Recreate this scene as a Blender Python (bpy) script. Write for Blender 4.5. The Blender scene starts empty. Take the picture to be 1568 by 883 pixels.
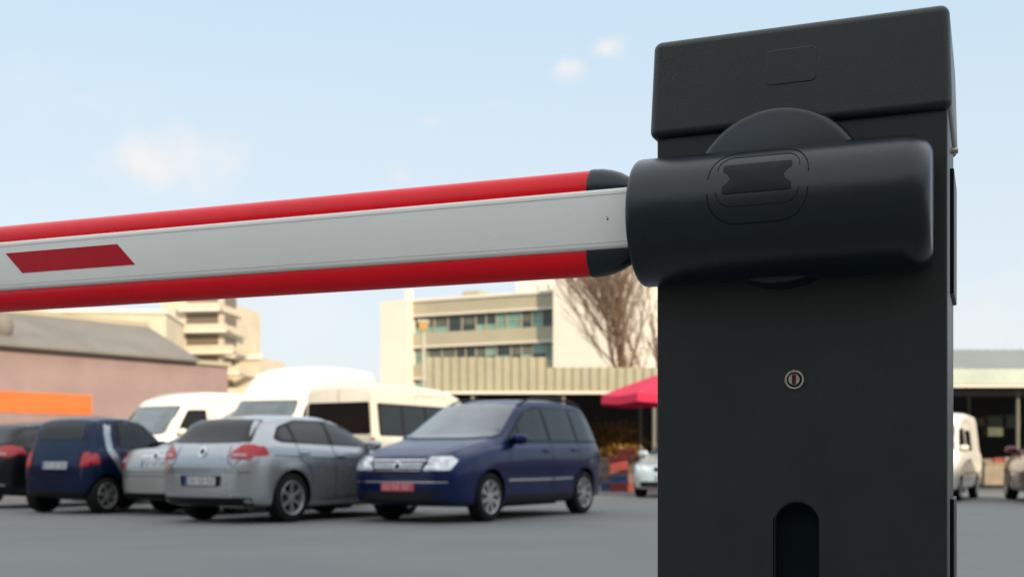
import bpy, bmesh, math, random
from mathutils import Vector, Matrix
from mathutils.bvhtree import BVHTree
random.seed(7)
S = bpy.context.scene
COL = S.collection

# ------------------------------------------------------------------ materials
def mat(name, col, rough=0.5, metal=0.0, var=0.0, vscale=3.0, bump=0.0, bscale=80.0, coat=0.0, spec=0.5, col2=None, detail=4):
    m = bpy.data.materials.new(name); m.use_nodes = True
    nt = m.node_tree; b = nt.nodes['Principled BSDF']
    b.inputs['Base Color'].default_value = (*col, 1)
    b.inputs['Roughness'].default_value = rough
    b.inputs['Metallic'].default_value = metal
    b.inputs['Coat Weight'].default_value = coat
    b.inputs['Coat Roughness'].default_value = 0.04
    b.inputs['Specular IOR Level'].default_value = spec
    tc = nt.nodes.new('ShaderNodeTexCoord')
    if var > 0 or col2:
        n = nt.nodes.new('ShaderNodeTexNoise'); n.inputs['Scale'].default_value = vscale
        n.inputs['Detail'].default_value = detail; n.inputs['Roughness'].default_value = 0.6
        nt.links.new(tc.outputs['Object'], n.inputs['Vector'])
        r = nt.nodes.new('ShaderNodeValToRGB')
        r.color_ramp.elements[0].position = 0.3; r.color_ramp.elements[1].position = 0.7
        c2 = col2 if col2 else tuple(min(1, c*(1+var)) for c in col)
        c1 = col if col2 else tuple(c*(1-var) for c in col)
        r.color_ramp.elements[0].color = (*c1, 1); r.color_ramp.elements[1].color = (*c2, 1)
        nt.links.new(n.outputs['Fac'], r.inputs['Fac']); nt.links.new(r.outputs['Color'], b.inputs['Base Color'])
        mr = nt.nodes.new('ShaderNodeMapRange')
        mr.inputs['To Min'].default_value = max(0.02, rough-0.08); mr.inputs['To Max'].default_value = min(1, rough+0.1)
        nt.links.new(n.outputs['Fac'], mr.inputs['Value']); nt.links.new(mr.outputs['Result'], b.inputs['Roughness'])
    if bump > 0:
        n2 = nt.nodes.new('ShaderNodeTexNoise'); n2.inputs['Scale'].default_value = bscale; n2.inputs['Detail'].default_value = 3
        nt.links.new(tc.outputs['Object'], n2.inputs['Vector'])
        bp = nt.nodes.new('ShaderNodeBump'); bp.inputs['Strength'].default_value = bump; bp.inputs['Distance'].default_value = 0.002
        nt.links.new(n2.outputs['Fac'], bp.inputs['Height']); nt.links.new(bp.outputs['Normal'], b.inputs['Normal'])
    return m

M = {}
M['cab'] = mat('barrier_housing_paint', (0.014,0.019,0.020), 0.40, var=0.14, vscale=9, bump=0.25, bscale=1300, spec=.42)
M['cap'] = mat('barrier_lid_plastic', (0.014,0.020,0.019), 0.33, var=0.20, vscale=7, bump=0.30, bscale=1300, spec=.48)
M['cover'] = mat('arm_cover_plastic', (0.005,0.012,0.018), 0.24, var=0.08, vscale=12, bump=0.08, bscale=1200, spec=.45)
M['blackgloss'] = mat('black_label', (0.003,0.004,0.005), 0.4, var=0.1, spec=.2)
M['groove'] = mat('groove_dark', (0.004,0.005,0.006), 0.7, var=0.1, spec=.2)
M['slot'] = mat('slot_dark', (0.003,0.009,0.011), 0.85, var=0.1, spec=.15)
M['armwhite'] = mat('arm_white_paint', (0.87,0.87,0.83), 0.32, var=0.02, vscale=6, bump=0.1, bscale=300)
M['armline'] = mat('arm_groove', (0.50,0.50,0.48), 0.5, var=0.1)
M['red'] = mat('red_rubber', (0.90,0.001,0.012), 0.28, var=0.06, vscale=7, spec=.35)
M['reflred'] = mat('red_reflector', (0.52,0.002,0.016), 0.35, var=0.08, vscale=60, spec=.25)
M['endcap'] = mat('arm_end_cap', (0.008,0.017,0.024), 0.26, var=0.1, spec=.45)
M['steel'] = mat('steel', (0.55,0.54,0.52), 0.28, 1.0, var=0.1, vscale=200)
M['lockred'] = mat('lock_core', (0.14,0.035,0.03), 0.4, 0.4, var=0.1)
M['asphalt'] = mat('asphalt', (0.140,0.146,0.146), 0.8, col2=(0.186,0.189,0.186), vscale=0.35, detail=9, bump=1.0, bscale=60)
M['conc'] = mat('concrete', (0.30,0.30,0.28), 0.85, var=0.15, vscale=4)
M['glass'] = mat('car_glass', (0.006,0.008,0.009), 0.05, var=0.3, vscale=2, spec=0.5)
M['wshield'] = mat('windscreen_glass', (0.06,0.09,0.10), 0.05, coat=0.7, var=0.6, vscale=1.6, spec=0.8)
M['trim'] = mat('black_plastic_trim', (0.007,0.007,0.009), 0.5, var=0.1, spec=.3)
M['tyre'] = mat('tyre_rubber', (0.008,0.008,0.008), 0.8, var=0.2, vscale=20, spec=.25)
M['alloy'] = mat('alloy_wheel', (0.45,0.45,0.44), 0.32, 0.7, var=0.15, vscale=15)
M['well'] = mat('wheel_well', (0.004,0.004,0.004), 0.9, var=0.1, spec=.1)
M['chrome'] = mat('chrome', (0.80,0.80,0.80), 0.12, 1.0, var=0.05)
M['hlight'] = mat('headlight_lens', (0.62,0.64,0.65), 0.10, 0.5, var=0.45, vscale=9, coat=1.0)
M['tlight'] = mat('taillight_lens', (0.50,0.004,0.012), 0.12, var=0.35, vscale=12, coat=.4)
M['tlightw'] = mat('reverse_lens', (0.55,0.35,0.33), 0.15, var=0.2, vscale=12, coat=1.0)
M['plate'] = mat('licence_plate', (0.62,0.63,0.64), 0.4, var=0.05)
M['platered'] = mat('temporary_plate', (0.64,0.10,0.12), 0.4, var=0.05)
M['pglyph'] = mat('plate_glyph', (0.04,0.04,0.05), 0.5, var=0.05)
M['pglyphw'] = mat('plate_glyph_light', (0.75,0.62,0.62), 0.5, var=0.05)
M['pblue'] = mat('plate_blue', (0.02,0.06,0.35), 0.5, var=0.05)

def paint(name, c, metal=0.4, rough=0.32, coat=.7, spec=.5):
    return mat(name, c, rough, metal, var=0.05, vscale=2, coat=coat, spec=spec)
P_blue = paint('navy_car_paint', (0.0006,0.010,0.070), 0.35, 0.30, .35, .25)
P_silver = paint('silver_car_paint', (0.42,0.44,0.46), 0.7, 0.27)
P_silver2 = paint('warm_silver_car_paint', (0.44,0.45,0.43), 0.65, 0.29)
P_black = paint('black_car_paint', (0.004,0.005,0.007), 0.2, .3, .35, .3)
P_micro = paint('microcar_paint', (0.0006,0.011,0.048), 0.35, .3, .35, .25)
P_white = paint('white_van_paint', (0.84,0.80,0.71), 0.0, 0.4)
P_cream = paint('cream_van_paint', (0.66,0.62,0.51), 0.0, 0.4)
P_lblue = paint('light_blue_car_paint', (0.45,0.55,0.60), 0.3)
P_dred = paint('dark_red_car_paint', (0.12,0.01,0.015), 0.3)

# ------------------------------------------------------------------ mesh builder
class MB:
    def __init__(s): s.v=[]; s.f=[]; s.m=[]; s.mats=[]
    def mi(s, m):
        if m not in s.mats: s.mats.append(m)
        return s.mats.index(m)
    def add(s, vs, fs, m):
        o=len(s.v); k=s.mi(m)
        s.v += [tuple(v) for v in vs]
        for f in fs: s.f.append(tuple(i+o for i in f)); s.m.append(k)
    def box(s, x0,x1,y0,y1,z0,z1, m):
        vs=[(x0,y0,z0),(x1,y0,z0),(x1,y1,z0),(x0,y1,z0),(x0,y0,z1),(x1,y0,z1),(x1,y1,z1),(x0,y1,z1)]
        s.add(vs, [(0,3,2,1),(4,5,6,7),(0,1,5,4),(1,2,6,5),(2,3,7,6),(3,0,4,7)], m)
    def tube(s, p, q, r0, r1, m, n=8, cap=True):
        p=Vector(p); q=Vector(q); d=(q-p)
        if d.length<1e-6: return
        z=d.normalized(); a=z.orthogonal().normalized(); b=z.cross(a)
        vs=[]
        for c,r in ((p,r0),(q,r1)):
            for i in range(n):
                t=2*math.pi*i/n; vs.append(c+a*math.cos(t)*r+b*math.sin(t)*r)
        fs=[(i,(i+1)%n,n+(i+1)%n,n+i) for i in range(n)]
        if cap: fs += [tuple(reversed(range(n))), tuple(range(n,2*n))]
        s.add(vs,fs,m)
    def loft(s, rings, m, closed=True, caps=True):
        n=len(rings[0]); vs=[v for r in rings for v in r]; fs=[]
        for i in range(len(rings)-1):
            for j in range(n if closed else n-1):
                a=i*n+j; b=i*n+(j+1)%n; fs.append((a,b,b+n,a+n))
        if caps: fs += [tuple(reversed(range(n))), tuple(range((len(rings)-1)*n, len(rings)*n))]
        s.add(vs,fs,m)
    def mesh(s, name):
        me=bpy.data.meshes.new(name); me.from_pydata(s.v,[],s.f)
        for m in s.mats: me.materials.append(m)
        for p,k in zip(me.polygons,s.m): p.material_index=k
        me.update(); return me
    def obj(s, name, parent=None, smooth=None, bevel=0, seg=3, recalc=True):
        me=s.mesh(name)
        if recalc:
            bm=bmesh.new(); bm.from_mesh(me); bmesh.ops.recalc_face_normals(bm, faces=bm.faces); bm.to_mesh(me); bm.free()
        o=bpy.data.objects.new(name, me); COL.objects.link(o)
        if parent: o.parent=parent
        if smooth is not None:
            for p in me.polygons: p.use_smooth=True
            me.set_sharp_from_angle(angle=math.radians(smooth))
        if bevel:
            md=o.modifiers.new('bevel','BEVEL'); md.width=bevel; md.segments=seg; md.limit_method='ANGLE'; md.angle_limit=math.radians(40)
            for p in me.polygons: p.use_smooth=True
            md.harden_normals=True
        return o

def empty(name, loc=(0,0,0), rz=0, sc=1):
    e=bpy.data.objects.new(name,None); COL.objects.link(e)
    e.location=loc; e.rotation_euler=(0,0,math.radians(rz)); e.scale=(sc,sc,sc); e.empty_display_size=0.3
    return e

def bake_boolean(o, cutter):
    # the cutter shares the target's parent, so both live in the same local frame
    cutter.parent=o.parent
    md=o.modifiers.new('cut','BOOLEAN'); md.operation='DIFFERENCE'; md.solver='EXACT'; md.object=cutter
    bpy.context.view_layer.update()
    dg=bpy.context.evaluated_depsgraph_get(); dg.update()
    me=bpy.data.meshes.new_from_object(o.evaluated_get(dg))
    o.modifiers.clear(); o.data=me
    bpy.data.objects.remove(cutter, do_unlink=True)

def interp(t, x):
    if x<=t[0][0]: return t[0][1]
    for (a,b),(c,d) in zip(t,t[1:]):
        if x<=c: return b+(d-b)*(x-a)/(c-a)
    return t[-1][1]
def sm(t, x, L, s=0.045):
    s=min(s, x*0.8+0.001, (L-x)*0.8+0.001)
    w=[(-1.6,.1),(-1,.2),(-.4,.2),(.4,.2),(1,.2),(1.6,.1)]
    return sum(interp(t,x+k*s)*q for k,q in w)
def chaikin(p, it=2):
    for _ in range(it):
        q=[p[0]]
        for a,b in zip(p,p[1:]):
            q.append((a[0]*.75+b[0]*.25,a[1]*.75+b[1]*.25)); q.append((a[0]*.25+b[0]*.75,a[1]*.25+b[1]*.75))
        q.append(p[-1]); p=q
    return p
def rounded(poly, r=0.03, k=4):
    out=[]; n=len(poly)
    for i in range(n):
        p=Vector(poly[i]); a=Vector(poly[i-1]); b=Vector(poly[(i+1)%n])
        ra=min(r,(a-p).length*.4); rb=min(r,(b-p).length*.4)
        s=p+(a-p).normalized()*ra; e=p+(b-p).normalized()*rb
        for j in range(k+1):
            t=j/k; out.append(s*(1-t)**2+p*2*t*(1-t)+e*t*t)
    res=[]
    for i in range(len(out)):
        a=out[i]; b=out[(i+1)%len(out)]; m=max(1,int((b-a).length/0.07))
        for j in range(m): res.append(a+(b-a)*j/m)
    return res

class Proj:
    def __init__(s, me, L=0):
        bm=bmesh.new(); bm.from_mesh(me); bmesh.ops.triangulate(bm, faces=bm.faces); s.b=BVHTree.FromBMesh(bm); bm.free(); s.L=L
    def p(s, uv, side, off):
        a,b=uv
        o,d={'front':((-1,a,b),(1,0,0)),'rear':((s.L+1,a,b),(-1,0,0)),'left':((a,-2.5,b),(0,1,0)),'right':((a,2.5,b),(0,-1,0)),'top':((a,b,5),(0,0,-1))}[side]
        o=Vector(o); d=Vector(d); h,n,_,_=s.b.ray_cast(o,d)
        if h is None:
            c=o+d*(2.0 if side in('left','right') else 1.3)
            h,n,_,_=s.b.find_nearest(c)
        if n.dot(d)>0: n=-n
        return h+n*off
    def patch(s, mb, poly, side, m, off=0.006, r=0.03, rings=7):
        out=rounded(poly,r); n=len(out)
        c=sum(out,Vector((0,0)))/n
        vs=[s.p(c,side,off)]; fs=[]
        for k in range(1,rings+1):
            for q in out: vs.append(s.p(c+(q-c)*(k/rings),side,off))
        for i in range(n): fs.append((0,1+i,1+(i+1)%n))
        for k in range(rings-1):
            for i in range(n):
                a=1+k*n+i; b=1+k*n+(i+1)%n; fs.append((a,b,b+n,a+n))
        base=len(vs)
        for q in out: vs.append(s.p(q,side,-0.01))
        for i in range(n):
            a=1+(rings-1)*n+i; b=1+(rings-1)*n+(i+1)%n; fs.append((a,b,base+(i+1)%n,base+i))
        mb.add(vs,fs,m)
    def strip(s, mb, pts, side, m, w=0.01, off=0.003):
        pts=[Vector(p) for p in pts]; res=[]
        for a,b in zip(pts,pts[1:]):
            k=max(1,int((b-a).length/0.06))
            for j in range(k): res.append(a+(b-a)*j/k)
        res.append(pts[-1]); vs=[]; fs=[]
        for i,p in enumerate(res):
            d=(res[min(i+1,len(res)-1)]-res[max(i-1,0)]).normalized(); nn=Vector((-d.y,d.x))*w/2
            vs += [s.p(p+nn,side,off), s.p(p-nn,side,off)]
        for i in range(len(res)-1): fs.append((2*i,2*i+1,2*i+3,2*i+2))
        mb.add(vs,fs,m)

# ------------------------------------------------------------------ vehicles
def wheel(mb, x, y, R, sg, nsp=7, rim=M['alloy']):
    def lathe(prof, m):
        N=32; rings=[]
        for i in range(N+1):
            t=2*math.pi*i/N
            rings.append([(x+r*math.cos(t), y+sg*yy, R+r*math.sin(t)) for r,yy in prof])
        mb.loft(rings,m,closed=False,caps=False)
    lathe([(R*.60,-.10),(R*.9,-.11),(R*.99,-.085),(R,-.03),(R,.03),(R*.99,.085),(R*.93,.105),(R*.8,.112),(R*.66,.10)],M['tyre'])
    lathe([(R*.70,.098),(R*.675,.108),(R*.63,.10),(R*.60,.06),(R*.60,0.0)],rim)
    lathe([(R*.61,.01),(0.0,.01)],M['well'])
    lathe([(R*.15,.02),(R*.15,.085),(R*.1,.092),(0,.092)],rim)
    a0=random.random()
    for k in range(nsp):
        a=a0+2*math.pi*k/nsp; c=Vector((math.cos(a),0,math.sin(a))); n=Vector((-math.sin(a),0,math.cos(a)))
        def P(r,w,yy): return (x+c.x*r+n.x*w, y+sg*yy, R+c.z*r+n.z*w)
        w0=R*.06; w1=R*.085
        vs=[P(R*.1,-w0,.05),P(R*.1,w0,.05),P(R*.1,w0,.088),P(R*.1,-w0,.088),P(R*.63,-w1,.06),P(R*.63,w1,.06),P(R*.63,w1,.096),P(R*.63,-w1,.096)]
        mb.add(vs,[(3,2,6,7),(0,3,7,4),(1,5,6,2),(0,4,5,1)],rim)

def blob(mb, c, r, m, p=2.6):
    N=16; rings=[]
    for i in range(1,N):
        f=math.pi*i/N-math.pi/2; cz=math.sin(f); cr=math.cos(f)
        ring=[]
        for j in range(20):
            t=2*math.pi*j/20
            sp=lambda v: math.copysign(abs(v)**(2/p),v)
            ring.append((c[0]+r[0]*sp(math.cos(t))*abs(cr)**(2/p), c[1]+r[1]*sp(math.sin(t))*abs(cr)**(2/p), c[2]+r[2]*sp(cz)))
        rings.append(ring)
    mb.loft(rings,m)

def make_car(name, sp, loc, rz, pnt, sc=1.0, plate='eu', nsp=7, lower=None):
    root=empty(name,(loc[0],loc[1],0),rz,sc); L=sp['L']
    xs=[]; N=96
    for i in range(N+1):
        u=i/N; xs.append(L*(0.55*u+0.45*(0.5-0.5*math.cos(math.pi*u))))
    rings=[]
    for x in xs:
        zt=sm(sp['top'],x,L); zb=sm(sp['bot'],x,L); zs=min(sm(sp['belt'],x,L,.08),zt-.03); w=sm(sp['wid'],x,L,.05); wr=min(sm(sp['roofw'],x,L,.08),w*.93)
        g=zt-zs; h=zs-zb
        half=[(0,zb),(w*.6,zb),(w*.9,zb+.01),(w*.965,zb+.10*h),(w*.985,zb+.35*h),(w*1.0,zb+.66*h),(w*.995,zb+.86*h),(w*.965,zs),
              (w*.93,zs+min(.035,g*.25)),(wr+(w*.93-wr)*.5,zs+g*.5),(wr,zt-min(.10,g*.35)),(wr*.93,zt-min(.035,g*.12)),(wr*.5,zt-.004),(0,zt)]
        c=chaikin(half,2)
        rings.append([(x,-y,z) for y,z in c]+[(x,y,z) for y,z in reversed(c[1:-1])])
    b=MB(); b.mi(pnt); b.loft(rings,pnt)
    b.mi(M['well'])
    body=b.obj('body',root)
    pr=Proj(body.data,L)
    cut=MB(); cut.mi(pnt); R=sp['R']; W=max(v for _,v in sp['wid'])
    for wx in sp['wx']:
        for s in (-1,1):
            cut.tube((wx,s*(W-.27),R),(wx,s*(W+.3),R),R+.05,R+.05,M['well'],n=40)
    bake_boolean(body, cut.obj('cutter'))
    for p in body.data.polygons: p.use_smooth=True
    body.data.set_sharp_from_angle(angle=math.radians(35))
    for wx,nm in zip(sp['wx'],('front','rear')):
        for s in (-1,1):
            mb=MB(); wheel(mb,wx,s*(W-.125),R,s,nsp); mb.obj('wheel_'+nm,root,smooth=40)
    tr=MB(); gl=MB(); ws=MB(); li=MB(); pl=MB()
    for s,side in ((-1,'left'),(1,'right')):
        for q in sp.get('wtrim',[]): pr.patch(tr,q,side,M['trim'],.004,.05)
        for q in sp.get('win',[]): pr.patch(gl,q,side,M['glass'],.009,.04)
        for q in sp.get('sidelight',[]): pr.patch(li,q,side,M['tlight'],.007,.03)
        for q in sp.get('seams',[]): pr.strip(tr,q,side,M['trim'],.012,.0025)
        for q in sp.get('mould',[]): pr.strip(tr,q,side,sp.get('mouldmat',M['trim']),.035,.012)
        for q in sp.get('sill',[]): pr.patch(tr,q,side,M['trim'],.008,.04)
        for q in sp.get('handles',[]):
            p=pr.p(q,side,.02); blob(tr,p,(.09,.02,.018),sp.get('hmat',pnt))
        for wx in sp['wx']:
            pts=[]
            for k in range(2,23):
                t=math.pi*k/24
                pts.append((wx+(R+.066)*math.cos(t),R+(R+.066)*math.sin(t)))
            pr.strip(tr,pts,side,sp.get('lipmat',pnt),.026,.008)
        mx,mz=sp['mirror']; p=pr.p((mx,mz),side,.0)
        blob(tr,(p.x,p.y+s*.12,p.z+.03),(.07,.12,.075),pnt)
        blob(tr,(p.x+.02,p.y+s*.02,p.z-.02),(.03,.06,.025),M['trim'])
        if sp.get('rails'):
            prev=None; x0,x1=sp['rails']
            for k in range(17):
                x=x0+(x1-x0)*k/16; y=s*.60
                h=pr.p((x,y),'top',0); z=h.z+.055*min(1,5*min(k,16-k)/16)**.6
                if prev: tr.tube(prev,(x,y,z),.018,.018,M['trim'],6)
                prev=(x,y,z)
    for q in sp.get('wsh',[]): pr.patch(tr,[(y*1.03,z+(0.02 if z>1.2*sp['hm'] else -0.02)) for y,z in q],'front',M['trim'],.004,.06,9); pr.patch(ws,q,'front',M['wshield'],.010,.06,10)
    for q in sp.get('rwin',[]): pr.patch(gl,q,'rear',M['glass'],.009,.05,9)
    for side,key in (('front','fdark'),('rear','rdark')):
        for q in sp.get(key,[]): pr.patch(tr,q,side,M['trim'],.006,.03)
    for q in sp.get('head',[]):
        for s in (-1,1): pr.patch(li,[(y*s,z) for y,z in q],'front',M['hlight'],.010,.03)
    for q in sp.get('tail',[]):
        for s in (-1,1): pr.patch(li,[(y*s,z) for y,z in q],'rear',M['tlight'],.010,.03)
    for q in sp.get('tailw',[]):
        for s in (-1,1): pr.patch(li,[(y*s,z) for y,z in q],'rear',M['tlightw'],.013,.015)
    for q in sp.get('rlines',[]): pr.strip(tr,q,'rear',M['trim'],.012,.003)
    for q in sp.get('flines',[]): pr.strip(tr,q,'front',M['trim'],.012,.003)
    for q in sp.get('fchrome',[]): pr.strip(tr,q,'front',M['chrome'],.016,.014)
    for q in sp.get('rchrome',[]): pr.strip(tr,q,'rear',M['chrome'],.02,.012)
    for key,side in (('emblemf','front'),('emblemr','rear')):
        if key in sp:
            z=sp[key]; pr.patch(tr,[(.06*math.cos(t*math.pi/6),z+.06*math.sin(t*math.pi/6)) for t in range(12)],side,M['chrome'],.022,.01,3)
            pr.patch(tr,[(.04*math.cos(t*math.pi/6),z+.04*math.sin(t*math.pi/6)) for t in range(12)],side,M['trim'],.024,.01,3)
    for z,side in ((sp.get('pf'),'front'),(sp.get('prz'),'rear')):
        if z is None: continue
        red=(plate=='red')
        pr.patch(pl,[(-.26,z-.055),(.26,z-.055),(.26,z+.055),(-.26,z+.055)],side,M['platered'] if red else M['plate'],.018,.01,2)
        sgn=1 if side=='rear' else -1
        if not red: pr.patch(pl,[(sgn*-.255,z-.05),(sgn*-.215,z-.05),(sgn*-.215,z+.05),(sgn*-.255,z+.05)],side,M['pblue'],.020,.004,1)
        for k,a in enumerate((-.18,-.12,-.02,.04,.13,.19)):
            if k%2: pts=[[(a,z-.033),(a,z+.033),(a+.032,z+.033),(a+.032,z-.033)]]
            else: pts=[[(a+.03,z+.033),(a,z+.033),(a,z),(a+.032,z),(a+.032,z-.033),(a,z-.033)]]
            for q in pts: pr.strip(pl,q,side,M['pglyphw'] if red else M['pglyph'],.009,.022)
    for mb,n in ((tr,'trim'),(gl,'windows'),(ws,'windscreen'),(li,'lights'),(pl,'licence_plate')):
        if mb.v: mb.obj(n,root,smooth=50)
    if lower: lower(pr,root)
    u=MB(); u.box(sp['wx'][0]+.45,sp['wx'][1]-.45,-W*.7,W*.7,.17,.34,M['well']); u.obj('underbody',root,bevel=.03)
    return root

minivan=dict(L=4.65,R=.335,hm=1.0,wx=(.93,3.77),
 top=[(0,.74),(.03,.84),(.12,.90),(.4,1.0),(1.0,1.12),(1.15,1.16),(2.05,1.66),(2.5,1.74),(3.3,1.77),(4.1,1.72),(4.35,1.6),(4.55,1.15),(4.65,.9)],
 belt=[(0,.68),(.3,.84),(1,.98),(2,1.02),(4.3,1.06),(4.65,.9)],
 bot=[(0,.30),(.1,.23),(.6,.2),(4,.2),(4.5,.25),(4.65,.4)],
 wid=[(0,.60),(.03,.70),(.10,.78),(.25,.85),(.6,.895),(1,.905),(4,.905),(4.4,.86),(4.6,.76),(4.65,.65)],
 roofw=[(0,.5),(.2,.68),(1.0,.78),(1.3,.76),(2.05,.655),(4,.65),(4.4,.62),(4.65,.6)],
 wsh=[[(-.75,1.16),(-.4,1.14),(.4,1.14),(.75,1.16),(.61,1.63),(.3,1.655),(-.3,1.655),(-.61,1.63)]],
 wtrim=[[(1.42,1.09),(2.12,1.53),(2.5,1.62),(3.9,1.625),(4.25,1.53),(4.4,1.11)]],
 win=[[(1.50,1.11),(1.78,1.12),(1.80,1.28)],[(1.86,1.12),(1.86,1.33),(2.22,1.54),(2.62,1.60),(2.66,1.12)],[(2.74,1.12),(2.70,1.60),(3.5,1.605),(3.55,1.13)],[(3.63,1.13),(3.58,1.60),(3.9,1.60),(4.2,1.5),(4.33,1.14)]],
 seams=[[(1.45,.45),(1.42,.7),(1.48,1.06)],[(2.7,.33),(2.7,1.1)],[(3.45,.75),(3.6,.9),(3.6,1.1)],[(1.5,.35),(2.7,.33),(3.3,.35)]],
 mould=[[(1.38,.56),(2.68,.56)],[(2.72,.56),(3.32,.57)]],mouldmat=M['chrome'],
 sill=[[(1.40,.22),(3.28,.22),(3.28,.34),(1.40,.34)]],
 handles=[(2.52,.97),(3.42,.99)], mirror=(1.62,1.10), rails=(2.15,4.25),
 head=[[(.40,.69),(.76,.70),(.80,.83),(.70,.88),(.46,.87)]],
 fdark=[[(-.36,.66),(.36,.66),(.42,.82),(-.42,.82)],[(-.66,.27),(.66,.27),(.72,.42),(-.72,.42)]],
 fchrome=[[(-.37,.70),(.37,.70)],[(-.38,.74),(.38,.74)],[(-.40,.78),(.40,.78)],[(-.42,.825),(.42,.825)],[(-.74,.545),(.74,.545)]],
 flines=[[(-.72,.62),(.72,.62)],[(-.44,.84),(-.5,.93),(-.6,1.05)],[(.44,.84),(.5,.93),(.6,1.05)]],
 emblemf=.75, pf=.48)
hatch=dict(L=4.24,R=.325,hm=.8,wx=(.78,3.44),
 top=[(0,.60),(.03,.68),(.12,.74),(.4,.83),(1.2,.95),(1.35,.98),(2.1,1.37),(2.5,1.44),(3.2,1.43),(3.78,1.37),(3.86,1.33),(4.08,1.06),(4.16,1.0),(4.21,.92),(4.24,.74)],
 belt=[(0,.56),(.4,.76),(1.3,.9),(3.6,.99),(4.0,1.0),(4.24,.72)],
 bot=[(0,.28),(.1,.2),(.6,.18),(3.6,.18),(4.1,.23),(4.24,.32)],
 wid=[(0,.55),(.03,.66),(.12,.76),(.35,.84),(.8,.875),(3.5,.88),(3.9,.86),(4.08,.81),(4.18,.74),(4.24,.60)],
 roofw=[(0,.5),(.3,.68),(1.3,.73),(2.1,.6),(3.5,.58),(3.85,.60),(4.1,.68),(4.24,.6)],
 wsh=[[(-.70,1.0),(.70,1.0),(.56,1.36),(-.56,1.36)]],
 rwin=[[(-.68,1.05),(0,1.04),(.68,1.05),(.56,1.34),(0,1.36),(-.56,1.34)]],
 wtrim=[[(1.6,1.0),(2.12,1.29),(2.5,1.36),(3.1,1.36),(3.5,1.26),(3.72,1.10),(3.6,1.05)]],
 win=[[(1.68,1.01),(2.15,1.28),(2.5,1.34),(2.54,1.03)],[(2.61,1.03),(2.57,1.34),(3.1,1.34),(3.27,1.28),(3.30,1.06)],[(3.36,1.07),(3.34,1.26),(3.5,1.22),(3.62,1.12),(3.58,1.08)]],
 seams=[[(1.35,.3),(1.3,.75),(1.5,.98)],[(2.55,.3),(2.57,1.02)],[(3.02,.55),(3.10,.72),(3.32,.85),(3.32,1.05)],[(1.35,.3),(2.55,.3),(2.9,.3)],[(1.3,.80),(3.8,.88)]],
 handles=[(2.42,.88),(3.2,.91)], mirror=(1.72,1.0),
 head=[[(.42,.60),(.68,.62),(.74,.70),(.5,.74)]],
 tail=[[(.48,.84),(.76,.82),(.79,.92),(.76,1.01),(.62,1.02),(.49,.92)]],
 tailw=[[(.52,.865),(.70,.86),(.70,.895),(.53,.90)]],
 sidelight=[[(3.88,.88),(4.10,.86),(4.08,.99),(3.93,1.0)]],
 fdark=[[(-.3,.60),(.3,.60),(.32,.70),(-.32,.70)],[(-.6,.26),(.6,.26),(.62,.38),(-.62,.38)]],
 rdark=[[(-.74,.24),(.74,.24),(.76,.34),(-.76,.34)],[(-.34,.48),(.34,.48),(.36,.62),(-.36,.62)]],
 rlines=[[(-.44,1.0),(-.46,.80),(-.60,.70),(.60,.70),(.46,.80),(.44,1.0)],[(-.76,.66),(.76,.66)]],
 rchrome=[[(-.70,.385),(.70,.385)]],
 emblemr=.92, emblemf=.72, pf=.46, prz=.55)
sedan=dict(hatch); sedan.update(L=4.5,wx=(.8,3.5),
 top=[(0,.60),(.03,.68),(.12,.74),(.4,.83),(1.2,.95),(1.35,.98),(2.1,1.36),(2.6,1.42),(3.1,1.39),(3.75,1.10),(3.9,1.06),(4.3,1.03),(4.42,.98),(4.5,.72)],
 belt=[(0,.56),(.4,.76),(1.3,.9),(3.6,.97),(4.3,.96),(4.5,.68)],
 bot=[(0,.28),(.1,.2),(.6,.18),(3.8,.18),(4.35,.23),(4.5,.34)],
 wid=[(0,.55),(.03,.66),(.12,.76),(.35,.84),(.8,.875),(3.7,.88),(4.2,.86),(4.36,.82),(4.45,.75),(4.5,.62)],
 roofw=[(0,.5),(.3,.68),(1.3,.73),(2.1,.6),(3.1,.58),(3.7,.68),(4.2,.74),(4.5,.6)],
 rwin=[[(-.62,1.10),(.62,1.10),(.52,1.36),(-.52,1.36)]],
 wtrim=[[(1.6,1.0),(2.12,1.29),(2.5,1.35),(3.0,1.33),(3.5,1.12),(3.4,1.04)]],
 win=[[(1.68,1.01),(2.15,1.28),(2.5,1.33),(2.54,1.03)],[(2.61,1.03),(2.57,1.33),(2.95,1.32),(3.35,1.13),(3.3,1.05)]],
 tail=[[(.62,.72),(.80,.72),(.82,.84),(.78,.98),(.70,.98)]],tailw=[[(.64,.80),(.76,.80),(.76,.85),(.65,.85)]],sidelight=[[(4.18,.76),(4.38,.76),(4.34,.94),(4.2,.94)]],
 rdark=[[(-.70,.24),(.70,.24),(.72,.33),(-.72,.33)]],rlines=[[(-.6,.66),(.6,.66)],[(-.72,.60),(.72,.60)]],rchrome=[[(-.3,.90),(.3,.90)]],
 emblemr=.90,prz=.78)
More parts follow.
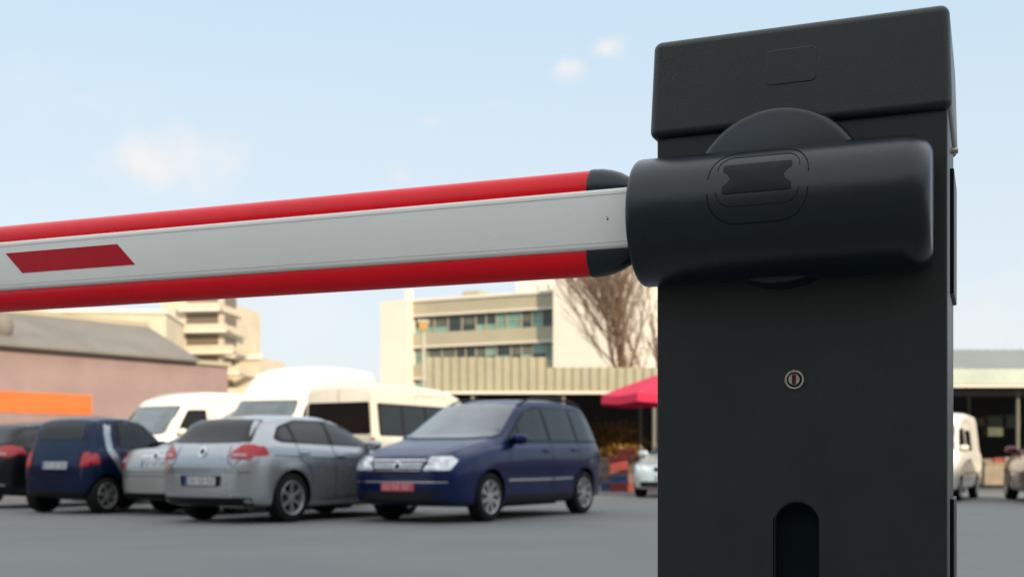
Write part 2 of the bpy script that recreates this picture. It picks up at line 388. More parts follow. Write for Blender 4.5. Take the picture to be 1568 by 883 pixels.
micro=dict(L=2.5,R=.29,hm=.9,wx=(.38,2.12),
 top=[(0,.62),(.03,.72),(.12,.84),(.4,1.0),(.62,1.08),(1.15,1.47),(1.5,1.55),(2.0,1.54),(2.26,1.49),(2.38,1.18),(2.43,1.0),(2.47,.92),(2.5,.72)],
 belt=[(0,.6),(.3,.85),(.7,.95),(2.1,1.0),(2.4,.95),(2.5,.66)],
 bot=[(0,.30),(.1,.22),(.5,.2),(2.1,.2),(2.4,.24),(2.5,.34)],
 wid=[(0,.5),(.03,.60),(.12,.68),(.3,.74),(2.1,.765),(2.33,.755),(2.43,.71),(2.5,.60)],
 roofw=[(0,.45),(.4,.62),(1.15,.59),(2.1,.58),(2.35,.62),(2.5,.5)],
 wsh=[[(-.6,1.1),(.6,1.1),(.52,1.46),(-.52,1.46)]],
 rwin=[[(-.50,1.16),(.50,1.16),(.46,1.43),(-.46,1.43)]],
 wtrim=[[(.85,1.03),(1.2,1.40),(1.5,1.47),(1.82,1.47),(1.90,1.1)]],
 win=[[(.95,1.05),(1.25,1.36),(1.5,1.44),(1.76,1.44),(1.82,1.05)]],
 seams=[[(.72,.55),(.75,1.0)],[(.80,.35),(1.6,.35),(1.74,.6),(1.80,1.03)]],
 handles=[(1.65,.92)],mirror=(.98,1.06),
 head=[[(.38,.70),(.55,.70),(.55,.86),(.42,.86)]],
 tail=[[(.53,.74),(.67,.75),(.69,.86),(.64,.98),(.54,.96)]],sidelight=[[(2.3,.78),(2.42,.78),(2.38,.94),(2.3,.94)]],
 fdark=[[(-.4,.36),(.4,.36),(.4,.46),(-.4,.46)]],rdark=[[(-.55,.26),(.55,.26),(.55,.36),(-.55,.36)]],
 rlines=[[(-.50,.98),(-.50,.60),(.50,.60),(.50,.98)],[(-.64,.52),(.64,.52)]],pf=.5,prz=.76)
van=dict(L=5.0,R=.34,hm=1.3,wx=(.95,4.0),
 top=[(0,.85),(.05,1.0),(.2,1.1),(.55,1.28),(.8,1.38),(1.45,2.08),(1.65,2.35),(2.1,2.72),(2.5,2.86),(3.2,2.93),(4.8,2.93),(4.94,2.83),(5,2.7)],
 belt=[(0,.8),(.8,1.2),(1.5,1.3),(5,1.3)],
 bot=[(0,.34),(.1,.28),(4.8,.3),(5,.36)],
 wid=[(0,.74),(.05,.85),(.2,.93),(.5,.98),(4.85,.98),(4.96,.95),(5,.9)],
 roofw=[(0,.6),(.8,.82),(1.5,.78),(2.2,.78),(5,.80)],
 wsh=[[(-.80,1.40),(.80,1.40),(.70,2.05),(-.70,2.05)]],
 wtrim=[[(1.15,1.36),(1.62,1.98),(2.2,2.0),(2.2,1.34)]],
 win=[[(1.25,1.38),(1.66,1.95),(2.15,1.96),(2.15,1.38)]],
 rwin=[[(-.75,1.4),(-.05,1.4),(-.05,2.0),(-.72,2.0)],[(.75,1.4),(.05,1.4),(.05,2.0),(.72,2.0)]],
 seams=[[(1.4,.6),(1.15,1.35)],[(2.28,.4),(2.28,2.2)],[(3.5,.4),(3.5,2.2)],[(2.28,2.2),(3.5,2.2)]],
 mould=[[(1.4,.75),(3.5,.75)],[(4.4,.75),(4.9,.75)]],
 handles=[(2.1,1.15)],mirror=(1.25,1.42),
 head=[[(.55,.80),(.82,.80),(.86,.98),(.62,1.0)]],tail=[[(.80,.9),(.90,.9),(.90,1.3),(.80,1.3)]],
 fdark=[[(-.5,.78),(.5,.78),(.5,.95),(-.5,.95)],[(-.8,.36),(.8,.36),(.82,.6),(-.82,.6)]],
 rlines=[[(0,.5),(0,2.6)]],pf=.5,prz=.6)
midvan=dict(van); midvan.update(top=[(0,.85),(.05,1.0),(.2,1.1),(.55,1.28),(.8,1.38),(1.45,2.05),(1.65,2.25),(2.1,2.40),(2.5,2.46),(3.2,2.48),(4.8,2.44),(4.94,2.36),(5,2.25)])
bus=dict(midvan); bus.update(
 top=[(0,.85),(.05,1.0),(.2,1.1),(.55,1.28),(.8,1.38),(1.45,2.05),(1.65,2.25),(2.1,2.38),(2.5,2.42),(3.2,2.44),(4.8,2.42),(4.95,2.36),(5,2.28)],
 wtrim=[[(1.15,1.36),(1.62,1.98),(2.2,2.0),(2.2,1.34)],[(2.3,1.34),(2.3,2.0),(4.85,2.0),(4.85,1.34)]],
 rwin=[[(-.80,1.38),(.80,1.38),(.76,2.02),(-.76,2.02)]],
 win=[[(1.25,1.38),(1.66,1.95),(2.15,1.96),(2.15,1.38)],[(2.35,1.37),(2.35,1.97),(3.15,1.97),(3.15,1.37)],[(3.22,1.37),(3.22,1.97),(4.0,1.97),(4.0,1.37)],[(4.07,1.37),(4.07,1.97),(4.8,1.97),(4.8,1.37)]])
smallvan=dict(midvan); smallvan.update(hm=1.3,win=[[(1.25,1.38),(1.66,1.95),(2.15,1.96),(2.15,1.38)],[(2.4,1.38),(2.4,1.95),(3.3,1.95),(3.3,1.38)]])

def micro_silver(pr,root):
    mb=MB()
    for side in('left','right'):
        # silver safety-cell arch over the rear wheel and along the roof edge
        pr.strip(mb,[(.92,.30),(1.5,.30),(1.70,.40),(1.76,.62),(1.90,.80),(2.06,1.0),(2.05,1.25),(1.98,1.45),(1.5,1.525),(1.18,1.46),(.9,1.2),(.74,1.03)],side,P_silver,.13,.006)
        pr.patch(mb,[(.80,.40),(1.62,.40),(1.72,.98),(.82,.98)],side,P_micro,.009,.06)
    mb.obj('safety_cell',root,smooth=50)

make_car('minivan',minivan,(-1.56,16.33),60,P_blue,1.03,'red',8)
make_car('hatchback_car',hatch,(-2.0,20.07),240,P_silver,1.05,'eu',6)
make_car('sedan_car',sedan,(-3.3,22.6),240,P_silver2,1.02)
make_car('microcar',micro,(-6.22,21.45),244,P_micro,1.02,nsp=6,lower=micro_silver)
make_car('hatchback_car',hatch,(-7.3,25.4),240,P_black,1.10)
make_car('panel_van',van,(-6.4,27.2),69.5,P_white,1.11)
make_car('panel_van',midvan,(-10.1,30.0),60,P_white,1.10)
make_car('minibus',bus,(-.98,28.3),240,P_cream,1.0)
make_car('hatchback_car',hatch,(3.5,27.0),72,P_lblue,1.0)
make_car('compact_van',smallvan,(8.45,24.9),61,P_white,.78)
make_car('hatchback_car',hatch,(12.0,27.0),256,P_dred,1.05)

# ------------------------------------------------------------------ parking barrier
bar=empty('parking_barrier',(.368,1.549,0),-21.8)
W2=.185; D=.255
mb=MB()
mb.box(-W2,W2,0,D,.12,1.30,M['cab'])
cab=mb.obj('housing',bar)
c=MB(); prof=[]
for k in range(17):
    t=math.pi*k/16; prof.append((.0014+.0272*math.cos(t), .768+.0272*math.sin(t)))
prof=[(.0286,.35)]+prof+[(-.0258,.35)]
c.mi(M['cab'])
c.loft([[(x,-.02,z) for x,z in prof],[(x,.022,z) for x,z in prof]],M['slot'])
cab.data.materials.append(M['slot'])
bake_boolean(cab,c.obj('cutter'))
md=cab.modifiers.new('bevel','BEVEL'); md.width=.004; md.segments=4; md.limit_method='ANGLE'; md.angle_limit=math.radians(60); md.harden_normals=True
for p in cab.data.polygons: p.use_smooth=True
cab.data.set_sharp_from_angle(angle=math.radians(30))
mb=MB()
def frust(b0,b1,z0,z1):
    return [(b0[0],b0[2],z0),(b0[1],b0[2],z0),(b0[1],b0[3],z0),(b0[0],b0[3],z0),(b1[0],b1[2],z1),(b1[1],b1[2],z1),(b1[1],b1[3],z1),(b1[0],b1[3],z1)]
mb.add(frust((-.194,.191,-.010,.265),(-.189,.187,-.005,.262),1.284,1.416),[(0,3,2,1),(4,5,6,7),(0,1,5,4),(1,2,6,5),(2,3,7,6),(3,0,4,7)],M['cap'])
lid=mb.obj('lid',bar,bevel=.011,seg=5)
mb=MB()
def rrect(cx,cz,w,h,r,n=6):
    out=[]
    for qx,qz,a0 in ((1,1,0),(-1,1,90),(-1,-1,180),(1,-1,270)):
        for k in range(n+1):
            a=math.radians(a0+90*k/n); out.append((cx+qx*(w/2-r)+r*math.cos(a),cz+qz*(h/2-r)+r*math.sin(a)))
    return out
def yl(z): return -.010+.005*(z-1.284)/.132
o1=rrect(-.005,1.360,.064,.046,.006); o2=rrect(-.005,1.360,.0616,.0436,.005)
n=len(o1); vs=[(x,yl(z)-.0001,z) for x,z in o1]+[(x,yl(z)-.0009,z) for x,z in o2]
mb.add(vs,[(i,(i+1)%n,n+(i+1)%n,n+i) for i in range(n)]+[tuple(range(n,2*n))],M['cap'])
mb.obj('lid_emblem',bar,smooth=30)
mb=MB(); N=72; rings=[]
for yy,r in ((.0,.1145),(-.034,.1135),(-.042,.110),(-.045,.104)):
    rings.append([(-.018+r*math.cos(2*math.pi*i/N),yy,1.187+r*math.sin(2*math.pi*i/N)) for i in range(N)])
mb.loft(rings,M['cover']); mb.obj('pivot_disc',bar,smooth=40)
mb=MB(); rings=[]; s0,s1=-.197,.170
st=[(s0,.94),(s0+.001,.97),(s0+.003,.99),(s0+.007,1.0)]+[(s0+.007+(s1-.034-s0-.007)*k/14,1.0) for k in range(1,15)]+[(s1-.034+.034*math.sin(a*math.pi/20), (.70+.30*math.cos(a*math.pi/20))) for a in range(1,11)]
NN=96
for s,f in st:
    ring=[]
    for i in range(NN):
        t=2*math.pi*i/NN
        ring.append((s,-.030+.086*f*math.cos(t),1.165+.0835*f*math.sin(t)))
    rings.append(ring)
mb.loft(rings,M['cover']); brl=mb.obj('arm_cover',bar,smooth=50)
pj=Proj(brl.data)
mb=MB()
ow=rrect(-.030,1.188,.122,.096,.036,8)
pj.strip(mb,ow+[ow[0]],'left',M['groove'],.0014,.0004)
mb.obj('cover_seam',bar,smooth=60)
mb=MB()
ow=rrect(-.030,1.194,.100,.066,.018,8); pj.strip(mb,ow+[ow[0]],'left',M['groove'],.0009,.0004)
def small_patch(mb,poly,m,off):
    n=len(poly); cx=sum(p[0] for p in poly)/n; cz=sum(p[1] for p in poly)/n
    vs=[pj.p((cx,cz),'left',off)]; K=6
    for k in range(1,K+1):
        for x,z in poly: vs.append(pj.p((cx+(x-cx)*k/K,cz+(z-cz)*k/K),'left',off))
    fs=[(0,1+i,1+(i+1)%n) for i in range(n)]
    for k in range(K-1):
        for i in range(n):
            a=1+k*n+i; b=1+k*n+(i+1)%n; fs.append((a,b,b+n,a+n))
    base=len(vs)
    for x,z in poly: vs.append(pj.p((x,z),'left',-.001))
    for i in range(n):
        a=1+(K-1)*n+i; b=1+(K-1)*n+(i+1)%n; fs.append((a,b,base+(i+1)%n,base+i))
    mb.add(vs,fs,m)
small_patch(mb,rrect(-.031,1.196,.084,.038,.003,4),M['blackgloss'],.0012)
mb.obj('cover_label',bar,smooth=40)
mb=MB()
E=-3.9
zc=1.168
def arm_prof(hz,hy,r,n=5,cy=-.044):
    return [(cy+x,z) for x,z in rrect(0,zc,2*hy,2*hz,r,n)]
p=arm_prof(.040,.027,.006)
mb.loft([[(E,y,z) for y,z in p],[(-.19,y,z) for y,z in p]],M['armwhite'])
mb.obj('arm_profile',bar,smooth=35)
mb=MB()
for z in (zc+.0315,zc-.0315):
    mb.box(E,-.2005,-.0713,-.0710,z-.0004,z+.0004,M['armline'])
mb.obj('arm_grooves',bar)
mb=MB()
for sg in (1,-1):
    prof=[]
    for k in range(19):
        t=math.pi*k/18; prof.append((-.044+.0225*math.cos(t), zc+sg*(.041+.030*math.sin(t)**.9)))
    prof=[(-.044+.0215,zc+sg*.0385)]+prof+[(-.044-.0215,zc+sg*.0385)]
    mb.loft([[(E,y,z) for y,z in prof],[(-.262,y,z) for y,z in prof]],M['red'])
mb.obj('rubber_edges',bar,smooth=40)
mb=MB()
for sg in (1,-1):
    rings=[]
    for s,f in ((-.2635,.96),(-.2625,1.04),(-.258,1.05),(-.245,1.02),(-.232,.93),(-.220,.79),(-.209,.58),(-.202,.38),(-.198,.12)):
        prof=[]
        for k in range(19):
            t=math.pi*k/18; prof.append((-.044+.0235*math.cos(t), zc+sg*(.0395+.0315*f*math.sin(t)**.9)))
        prof=[(-.044+.023,zc+sg*.0375)]+prof+[(-.044-.023,zc+sg*.0375)]
        rings.append([(s,y,z) for y,z in prof])
    mb.loft(rings,M['endcap'])
mb.obj('arm_end_caps',bar,smooth=50)
mb=MB()
yy=-.0716
for k in range(3):
    o=-k*1.05
    q=[(-1.258+o,1.188),(-1.032+o,1.188),(-.9975+o,1.154),(-1.223+o,1.154)]
    mb.add([(x,yy,z) for x,z in q]+[(x,yy+.0004,z) for x,z in q],[(0,1,2,3),(0,1,5,4),(1,2,6,5),(2,3,7,6),(3,0,4,7)],M['reflred'])
mb.obj('reflectors',bar)
mb=MB()
mb.tube((-.199,-.060,1.129),(-.199,-.060,1.121),.0042,.0042,M['steel'],12)
mb.tube((-.2325,-.0712,1.167),(-.2325,-.0718,1.167),.0011,.0011,M['groove'],8)
mb.tube((-.2335,-.0712,1.170),(-.2335,-.0716,1.1702),.0006,.0006,M['groove'],8)
mb.tube((.1855,.12,1.262),(.1945,.12,1.262),.004,.004,M['steel'],10)
mb.tube((-.0015,.002,.955),(-.0015,-.003,.955),.0128,.0122,M['steel'],40)
mb.tube((-.0015,-.003,.955),(-.0015,-.0045,.955),.0098,.0092,M['groove'],40)
mb.tube((-.0015,-.004,.955),(-.0015,-.0058,.955),.0078,.0072,M['steel'],32)
mb.box(-.0042,.0012,-.0064,-.005,.9485,.9615,M['lockred'])
mb.box(-.0022,-.0008,-.0068,-.006,.9500,.9600,M['groove'])
mb.obj('lock_and_screws',bar,smooth=40)
mb=MB()
mb.box(W2-.001,W2+.005,.10,.235,1.07,1.235,M['blackgloss'])
mb.box(W2-.001,W2+.005,.10,.235,.55,.80,M['blackgloss'])
mb.obj('side_brackets',bar,bevel=.002)
mb=MB(); mb.box(-.45,.45,-.35,.75,-.02,.14,M['conc'])
isl=mb.obj('traffic_island',None,bevel=.03); isl.location=(.368,1.549,0); isl.rotation_euler=(0,0,math.radians(-21.8))

# ------------------------------------------------------------------ ground
mb=MB(); G=900
mb.add([(-G,-G,0),(G,-G,0),(G,G,0),(-G,G,0)],[(0,1,2,3)],M['asphalt']); mb.obj('ground')

# ------------------------------------------------------------------ buildings
B_pink=mat('pink_plaster',(0.30,0.215,0.21),.9,var=.14,vscale=.8,bump=.5,bscale=20,detail=8)
B_orange=mat('orange_band',(0.62,0.15,0.035),.8,var=.12,vscale=1)
B_roof=mat('grey_sheet_roof',(0.19,0.175,0.155),.7,var=.18,vscale=.7,detail=8)
B_cream=mat('cream_plaster',(0.60,0.52,0.39),.9,var=.08,vscale=.3)
B_white=mat('white_plaster',(0.75,0.69,0.59),.9,var=.05,vscale=.3)
B_beige=mat('beige_panel',(0.40,0.36,0.26),.9,var=.08,vscale=.4)
B_dark=mat('dark_opening',(0.03,0.03,0.032),.6,var=.2)
B_shade=mat('window_recess',(0.17,0.14,0.10),.5,var=.2)
G_a=mat('office_glass_dark',(0.030,0.045,0.045),.15,var=.3,vscale=.5,coat=.3)
G_b=mat('office_glass_green',(0.20,0.34,0.28),.25,var=.3,vscale=.5,coat=.3)
G_c=mat('office_blind',(0.12,0.13,0.11),.5,var=.3,vscale=.5)
F_cor=mat('corrugated_sheet',(0.34,0.32,0.23),.6,var=.12,vscale=1.5,detail=8)
F_grn=mat('hall_fascia',(0.42,0.47,0.42),.6,var=.15,vscale=.9)
F_roof=mat('hall_roof_sheet',(0.24,0.26,0.23),.6,var=.15,vscale=.9)

r=empty('pink_warehouse',(-13.7,32,0),53.13)
mb=MB(); mb.box(-40,7.7,0,14,0,3.85,B_pink)
mb.box(-40,2.76,-.02,0.01,2.15,2.72,B_orange)
mb.box(-40,7.75,-.12,.02,3.85,3.98,B_beige)
for k in range(9):
    x=-36+k*4.6; mb.box(x,x+1.4,-.012,.01,.8,1.9,B_dark)
mb.obj('walls',r)
mb=MB()
mb.add([(-40,-.35,3.98),(6.3,-.35,3.98),(6.3,2.2,5.15),(-40,2.2,5.15),(-40,14,5.1),(6.3,14,5.1),(-40,-.35,3.9),(6.3,-.35,3.9),(6.3,14,3.9),(-40,14,3.9)],
  [(0,1,2,3),(3,2,5,4),(0,6,7,1),(1,7,8,5,2),(0,3,4,9,6)],B_roof)
mb.box(-40,6.3,2.15,2.4,5.1,5.28,B_beige)
mb.obj('roof',r)
mb=MB()
blob(mb,(.3,.4,4.52),(.28,.28,.34),B_roof,2); mb.obj('roof_vent',r,smooth=60)

r=empty('apartment_block',(-40.3,150,0),-8)
mb=MB(); mb.box(-4,4,0,14,0,21.0,B_cream)
for i in range(8):
    z=19.7-i*2.65; ex=.4+i*.85
    mb.box(-1,4+ex,-1.6,0.5,z-.28,z,B_white)
    mb.box(-.8,4+ex,-1.58,-1.42,z,z+.75,B_cream)
    mb.box(4+ex-.15,4+ex,-1.5,6,z-.28,z+.6,B_cream)
    mb.box(-.6,3.6,-.05,.02,z+.9,z+2.2,B_shade)
    mb.box(4.0,4.04,1,5,z+.4,z+2.1,B_shade)
mb.box(4,7.4,4,14,0,14.2,B_cream); mb.box(3.5,7.8,3.6,4.0,13.8,14.5,B_white)
mb.obj('walls',r)
r=empty('cream_building',(-46.5,134,0),6)
mb=MB(); mb.box(-14,7.5,0,12,0,17.4,B_cream)
mb.box(-14.2,7.7,-.3,12.2,17.4,17.8,B_white)
for j in range(5):
    for i in range(7):
        x=-12.5+i*2.8; z=14.6-j*3; mb.box(x,x+1.3,-.04,.02,z,z+1.6,B_shade)
mb.obj('walls',r)

r=empty('office_building',(3.23,80,0),-25.5)
mb=MB(); g=MB()
mb.box(-11.3,-.02,.6,11,0,11.9,B_beige)
for i in range(4):
    zt=12.1-i*2.22
    mb.box(-11.4,-.02,0,.62,zt-1.05,zt,B_beige)
    mb.box(-11.4,-.02,-.10,0.0,zt-1.05,zt-.93,B_white)
    x=-11.4; zb=zt-2.22
    while x<-.4:
        w=random.choice([.8,.8,1.1])
        m=random.choice([G_a,G_a,G_b,G_c]); m2=random.choice([G_a,G_b,G_b])
        g.box(x+.04,min(x+w,-.05)-.04,.35,.45,zb+.45,zb+1.17,m)
        g.box(x+.04,min(x+w,-.05)-.04,.34,.45,zb,zb+.42,m2)
        mb.box(x+w-.03,x+w+.03,.25,.5,zb,zb+1.17,B_beige)
        x+=w
mb.box(-11.5,0,-.15,11,12.1,12.3,B_white)
mb.box(-13.7,-11.4,-.6,9,0,12.2,B_white)
mb.box(-12.6,-12.2,1,1.4,12.2,13.2,B_white)
mb.box(-9,-7.6,3,4.4,12.3,13.1,B_beige)
mb.box(.0,6.4,-1.2,10,0,13.6,B_white)
mb.box(-5.6,0,5,11,12.3,14.3,B_white)
for k in range(5): mb.tube((-3+k*.8,3,12.3),(-3+k*.8,3,13.2),.04,.04,B_dark,5)
mb.obj('walls',r); g.obj('windows',r)

# unseen block behind the viewpoint, placed and sized to shade the yard
r=empty('shade_building',(0,-30,0),0)
mb=MB(); mb.box(-60,90,-14,0,0,20.8,B_cream)
for j in range(6):
    for i in range(42):
        x=-57+i*3.5; z=1.2+j*3.2; mb.box(x,x+1.5,-.05,.05,z,z+1.6,G_a)
mb.box(-60.2,90.2,-14.2,.3,20.8,21.2,B_white)
mb.obj('walls',r)

r=empty('market_hall',(0,36,0),0)
mb=MB()
def corr(x0,x1,z0,z1,m,y=0,pitch=.26,dep=.05):
    n=int((x1-x0)/pitch); vs=[]; fs=[]
    for i in range(n*4+1):
        x=x0+(x1-x0)*i/(n*4); yy=y+(0,0,dep,dep)[i%4]
        vs += [(x,yy,z0),(x,yy,z1)]
    for i in range(n*4): fs.append((2*i,2*i+2,2*i+3,2*i+1))
    mb.add(vs,fs,m)
corr(-2.6,1.05,2.95,3.97,F_cor); mb.box(-2.6,1.05,.06,.2,2.95,3.95,B_beige)
corr(1.05,8,2.95,3.66,F_cor,y=.01); mb.box(1.05,8,.07,.2,2.95,3.64,B_beige)
mb.box(-2.65,8.0,-.05,.25,2.86,2.94,B_white)
mb.box(-2.6,8,.2,9,3.45,3.6,F_roof)
mb.add([(8,-.6,3.55),(34,-.6,3.55),(34,6,4.75),(8,6,4.75),(8,12,3.6),(34,12,3.6)],[(0,1,2,3),(3,2,5,4)],F_roof)
for k in range(88):
    x=8.05+k*.295; mb.add([(x,-.62,3.57),(x+.06,-.62,3.57),(x+.06,6,4.78),(x,6,4.78)],[(0,1,2,3)],F_grn)
mb.box(8,34,-.66,-.6,3.12,3.56,F_grn); mb.box(8,34,-.7,-.6,3.02,3.10,B_white)
mb.box(-2.6,8,8.8,9,0,3.5,B_dark); mb.box(8,34,11.8,12,0,3.6,B_dark)
mb.box(-2.6,-2.4,.1,9,0,3.5,B_beige)
for k in range(13):
    x=-1.2+k*2.75; mb.tube((x,0.15,0),(x,.15,3.0),.06,.06,B_roof,8)
    mb.tube((x,4,0),(x,4,3.5),.06,.06,B_roof,8)
mb.box(8,34,3.9,4.1,3.0,3.2,B_roof)
mb.obj('roof_and_posts',r)
C=[mat('crate_%d'%i,c,.7,var=.2,vscale=4) for i,c in enumerate([(0.22,.17,.13),(0.30,.05,.04),(0.05,.10,.25),(0.28,.23,.17),(0.10,.08,.06),(0.22,.10,.05),(.08,.10,.06)])]
for k in range(9):
    x=9.2+k*2.7
    e=empty('market_stall',(x,37.2,0),random.uniform(-4,4)); mb=MB()
    mb.box(0,2.0,0,.9,.72,.80,C[3]); mb.box(.02,1.98,.03,.06,.1,.72,C[random.choice([0,3])])
    for a in (.05,1.9):
        for b in (.08,.8): mb.box(a,a+.06,b,b+.06,0,.72,C[4])
    for q in range(5):
        a=.1+q*.36; mb.box(a,a+.32,.1,.5,.80,.80+random.uniform(.1,.3),random.choice(C))
    for q in range(3):
        a=.1+q*.6; mb.box(a,a+.5,1.0,1.4,1.6+random.uniform(0,.4),2.1+random.uniform(0,.3),random.choice([C[4],C[6],C[4]]))
    mb.obj('counter',e,bevel=.01)
for (x,y) in ((2.75,33.6),(3.3,34.2),(4.2,33.9),(1.2,34.5),(2.95,32.9)):
    e=empty('crate_stack',(x,y,0),random.uniform(-20,20)); mb=MB(); z=0
    for q in range(random.choice([3,4,5])):
        h=.24; m=C[random.choice([1,2,0,5,4])]
        mb.box(-.25,.25,-.18,.18,z,z+.03,m)
        for a,b,c2,d in ((-.25,.25,-.18,-.16),(-.25,.25,.16,.18),(-.25,-.23,-.18,.18),(.23,.25,-.18,.18)):
            mb.box(a,b,c2*.99,d*.99,z+.032,z+.10,m); mb.box(a,b,c2*.99,d*.99,z+.14,z+h-.01,m)
        mb.box(-.22,.22,-.15,.15,z+.04,z+.18,random.choice([C[5],C[6],C[1]]))
        z+=h
    mb.obj('crates',e)

U_red=mat('parasol_fabric',(0.58,0.020,0.070),.8,var=.1,vscale=3)
r=empty('market_umbrella',(4.0,30.2,0),12)
mb=MB(); N=8; R1=1.78; K=6; rings=[]
for k in range(0,K+1):
    f=k/K; ring=[]
    for i in range(N*4):
        a=2*math.pi*i/(N*4); seg=(a/(2*math.pi/N))%1
        rr=(.02+R1*f)*(math.cos(math.pi/N)/math.cos((seg-.5)*2*math.pi/N))
        ring.append((rr*math.cos(a),rr*math.sin(a),3.10-.62*f**1.15-.05*math.sin(math.pi*seg)*f))
    rings.append(ring)
ring=[(x*1.01,y*1.01,z-.20) for x,y,z in rings[-1]]; rings.append(ring)
mb.loft(rings,U_red,caps=False); mb.obj('canopy',r,smooth=25)
mb=MB(); mb.tube((0,0,0),(0,0,3.14),.025,.025,M['steel'],10); mb.box(-.3,.3,-.3,.3,0,.1,M['conc'])
for i in range(8):
    a=2*math.pi*i/8; mb.tube((0,0,2.2),(.9*math.cos(a),.9*math.sin(a),2.68),.01,.01,M['steel'],5)
mb.obj('pole',r)

r=empty('street_lamp',(-3.85,52,0),0)
Lw=mat('lamp_housing',(0.60,0.36,0.12),.5,var=.1)
Lp=mat('lamp_pole_paint',(0.5,0.47,0.38),.6,var=.1)
mb=MB(); mb.tube((0,0,0),(0,0,6.5),.10,.07,Lp,10)
mb.add(frust((-.13,.13,-.13,.13),(-.22,.22,-.22,.22),6.5,6.85),[(0,3,2,1),(4,5,6,7),(0,1,5,4),(1,2,6,5),(2,3,7,6),(3,0,4,7)],Lw)
mb.box(-.25,.25,-.25,.25,6.853,6.95,Lp); mb.obj('pole_and_head',r)

# ------------------------------------------------------------------ trees
Bark=mat('bark',(0.17,0.11,0.075),.9,var=.3,vscale=5)
Leaf=[mat('autumn_leaf_%d'%i,c,.7,var=.25,vscale=6) for i,c in enumerate([(0.34,.20,.05),(0.24,.16,.04),(0.30,.12,.04)])]
def tree(name,loc,H,levels=5,leafz=(0,99),leafp=.5,r0=.16,seed=1,spread=.5,nleaf=5,sg=.22):
    rnd=random.Random(seed); e=empty(name,loc); w=MB(); lf=MB()
    def leaf(p):
        for _ in range(nleaf):
            q=p+Vector((rnd.gauss(0,sg),rnd.gauss(0,sg),rnd.gauss(0,sg))); a=Vector((rnd.gauss(0,1),rnd.gauss(0,1),rnd.gauss(0,1))).normalized(); b=a.orthogonal().normalized(); s=rnd.uniform(.04,.08)
            lf.add([q-a*s,q+b*s*.6,q+a*s,q-b*s*.6],[(0,1,2,3)],rnd.choice(Leaf))
    def grow(p,d,l,r,lv):
        n=3; q=p
        for i in range(n):
            d=(d+Vector((rnd.gauss(0,.12),rnd.gauss(0,.12),rnd.gauss(0,.06)+.05))).normalized()
            q2=q+d*l/n; w.tube(q,q2,max(.006,r*(1-.3*i/n)),max(.006,r*(1-.3*(i+1)/n)),Bark,5 if lv>2 else 8,cap=False)
            if lv<levels and (i>0 or lv>0):
                for _ in range(rnd.choice([1,1,2]) if lv>0 else 2):
                    side=Vector((rnd.gauss(0,1),rnd.gauss(0,1),rnd.gauss(0,.35))).normalized()
                    nd=(d*.75+side*spread+Vector((0,0,.2))).normalized()
                    grow(q2,nd,l*rnd.uniform(.5,.75),r*.5,lv+1)
            if lv>=levels-2 and leafz[0]<q2.z<leafz[1] and rnd.random()<leafp: leaf(q2)
            q=q2
        if lv<levels: grow(q,d,l*.7,r*.65,lv+1)
    grow(Vector((0,0,0)),Vector((0,0,1)),H*.33,r0,0)
    w.obj('trunk_and_branches',e,recalc=False)
    if lf.v: lf.obj('leaves',e,recalc=False)
tree('bare_tree',(4.2,46,0),11.8,5,(0,4.9),.3,.15,3,.5,4)
tree('bare_tree',(6.2,52,0),11.0,4,(0,4.6),.15,.13,8,.5,4)
tree('autumn_shrub',(3.9,40.5,0),2.6,4,(0,99),.25,.05,5,.8,6,.12)

# ------------------------------------------------------------------ light & sky
el=math.radians(18); az=math.radians(150)
sd=Vector((math.sin(az)*math.cos(el),math.cos(az)*math.cos(el),math.sin(el)))
ld=bpy.data.lights.new('sun','SUN'); ld.energy=5.0; ld.angle=math.radians(.5); ld.color=(1,.83,.60)
lo=bpy.data.objects.new('sun',ld); COL.objects.link(lo); lo.rotation_euler=(-sd).to_track_quat('-Z','Y').to_euler(); lo.location=(20,-30,30)
w=bpy.data.worlds.new('World'); S.world=w; w.use_nodes=True; nt=w.node_tree
bg=nt.nodes['Background']; bg.inputs['Strength'].default_value=.15
sky=nt.nodes.new('ShaderNodeTexSky'); sky.sky_type='NISHITA'; sky.sun_disc=False; sky.sun_elevation=el; sky.sun_rotation=az
sky.air_density=1.0; sky.dust_density=1.5; sky.ozone_density=1.5
tc=nt.nodes.new('ShaderNodeTexCoord')
noise=nt.nodes.new('ShaderNodeTexNoise'); noise.inputs['Scale'].default_value=14; noise.inputs['Detail'].default_value=7; noise.inputs['Roughness'].default_value=.55
nt.links.new(tc.outputs['Generated'],noise.inputs['Vector'])
def math_n(op,a,b=None,c=None):
    n=nt.nodes.new('ShaderNodeMath'); n.operation=op
    for i,v in enumerate((a,b,c)):
        if v is None: continue
        if isinstance(v,(int,float)): n.inputs[i].default_value=v
        else: nt.links.new(v,n.inputs[i])
    return n.outputs[0]
acc=None
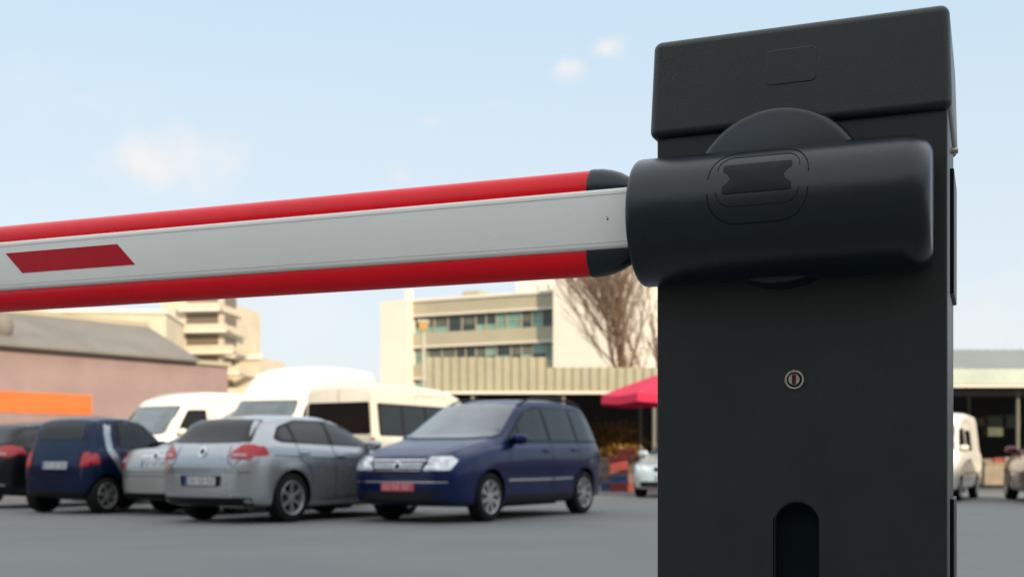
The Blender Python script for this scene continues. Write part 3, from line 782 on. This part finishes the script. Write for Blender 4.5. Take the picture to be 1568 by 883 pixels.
for x,z,rad,amp,asp in ((-545,450,.080,.9,.5),(81,603,.021,.95,.8),(146,632,.021,.85,.6),(-660,552,.065,.6,.5),(-120,520,.018,.45,.5),(-170,435,.02,.45,.8),(-300,240,.08,.35,.5),(-20,545,.02,.4,.4),(700,200,.10,.35,.6)):
    c=Vector((x,1830,z)).normalized()
    sub=nt.nodes.new('ShaderNodeVectorMath'); sub.operation='SUBTRACT'; nt.links.new(tc.outputs['Generated'],sub.inputs[0]); sub.inputs[1].default_value=c
    mul=nt.nodes.new('ShaderNodeVectorMath'); mul.operation='MULTIPLY'; nt.links.new(sub.outputs[0],mul.inputs[0]); mul.inputs[1].default_value=(1,1,1/asp)
    ln=nt.nodes.new('ShaderNodeVectorMath'); ln.operation='LENGTH'; nt.links.new(mul.outputs[0],ln.inputs[0])
    f=math_n('DIVIDE',ln.outputs['Value'],rad)
    f=math_n('SUBTRACT',1.0,f)
    f=math_n('MULTIPLY_ADD',math_n('SUBTRACT',noise.outputs['Fac'],.5),2.6,f)
    mr=nt.nodes.new('ShaderNodeMapRange'); mr.interpolation_type='SMOOTHSTEP'; nt.links.new(f,mr.inputs['Value'])
    mr.inputs['From Min'].default_value=.1; mr.inputs['From Max'].default_value=1.3; mr.inputs['To Max'].default_value=amp
    acc=mr.outputs['Result'] if acc is None else math_n('MAXIMUM',acc,mr.outputs['Result'])
# haze: whiter low, bluer above; unseen bright veil overhead added as fill light
sx=nt.nodes.new('ShaderNodeSeparateXYZ'); nt.links.new(tc.outputs['Generated'],sx.inputs[0])
hr=nt.nodes.new('ShaderNodeValToRGB'); cr=hr.color_ramp
cr.elements[0].position=0.0; cr.elements[0].color=(.60,.62,.63,1)
cr.elements[1].position=1.0; cr.elements[1].color=(.98,1.0,1.0,1)
for pz,cc in ((.12,(.56,.61,.65,1)),(.36,(.445,.565,.655,1)),(.62,(.92,.96,1.0,1))):
    e=cr.elements.new(pz); e.color=cc
nt.links.new(sx.outputs['Z'],hr.inputs['Fac'])
hs=nt.nodes.new('ShaderNodeVectorMath'); hs.operation='SCALE'; hs.inputs['Scale'].default_value=9.9; nt.links.new(hr.outputs['Color'],hs.inputs[0])
hz=nt.nodes.new('ShaderNodeMix'); hz.data_type='RGBA'; hz.inputs['Factor'].default_value=.85
nt.links.new(sky.outputs[0],hz.inputs['A']); nt.links.new(hs.outputs[0],hz.inputs['B'])
mix=nt.nodes.new('ShaderNodeMix'); mix.data_type='RGBA'
nt.links.new(acc,mix.inputs['Factor']); nt.links.new(hz.outputs['Result'],mix.inputs['A']); mix.inputs['B'].default_value=(6.5,6.15,5.9,1)
nt.links.new(mix.outputs['Result'],bg.inputs['Color'])

# ------------------------------------------------------------------ camera
cd=bpy.data.cameras.new('camera'); co=bpy.data.objects.new('camera',cd); COL.objects.link(co)
co.location=(0,0,.85); co.rotation_euler=(math.radians(90),0,0)
cd.lens=42.0; cd.sensor_width=36; cd.shift_y=.168; cd.clip_end=3000; cd.clip_start=.05
cd.dof.use_dof=True; cd.dof.focus_distance=1.55; cd.dof.aperture_fstop=7.2
S.camera=co
S.view_settings.view_transform='Standard'; S.view_settings.look='None'; S.view_settings.exposure=0
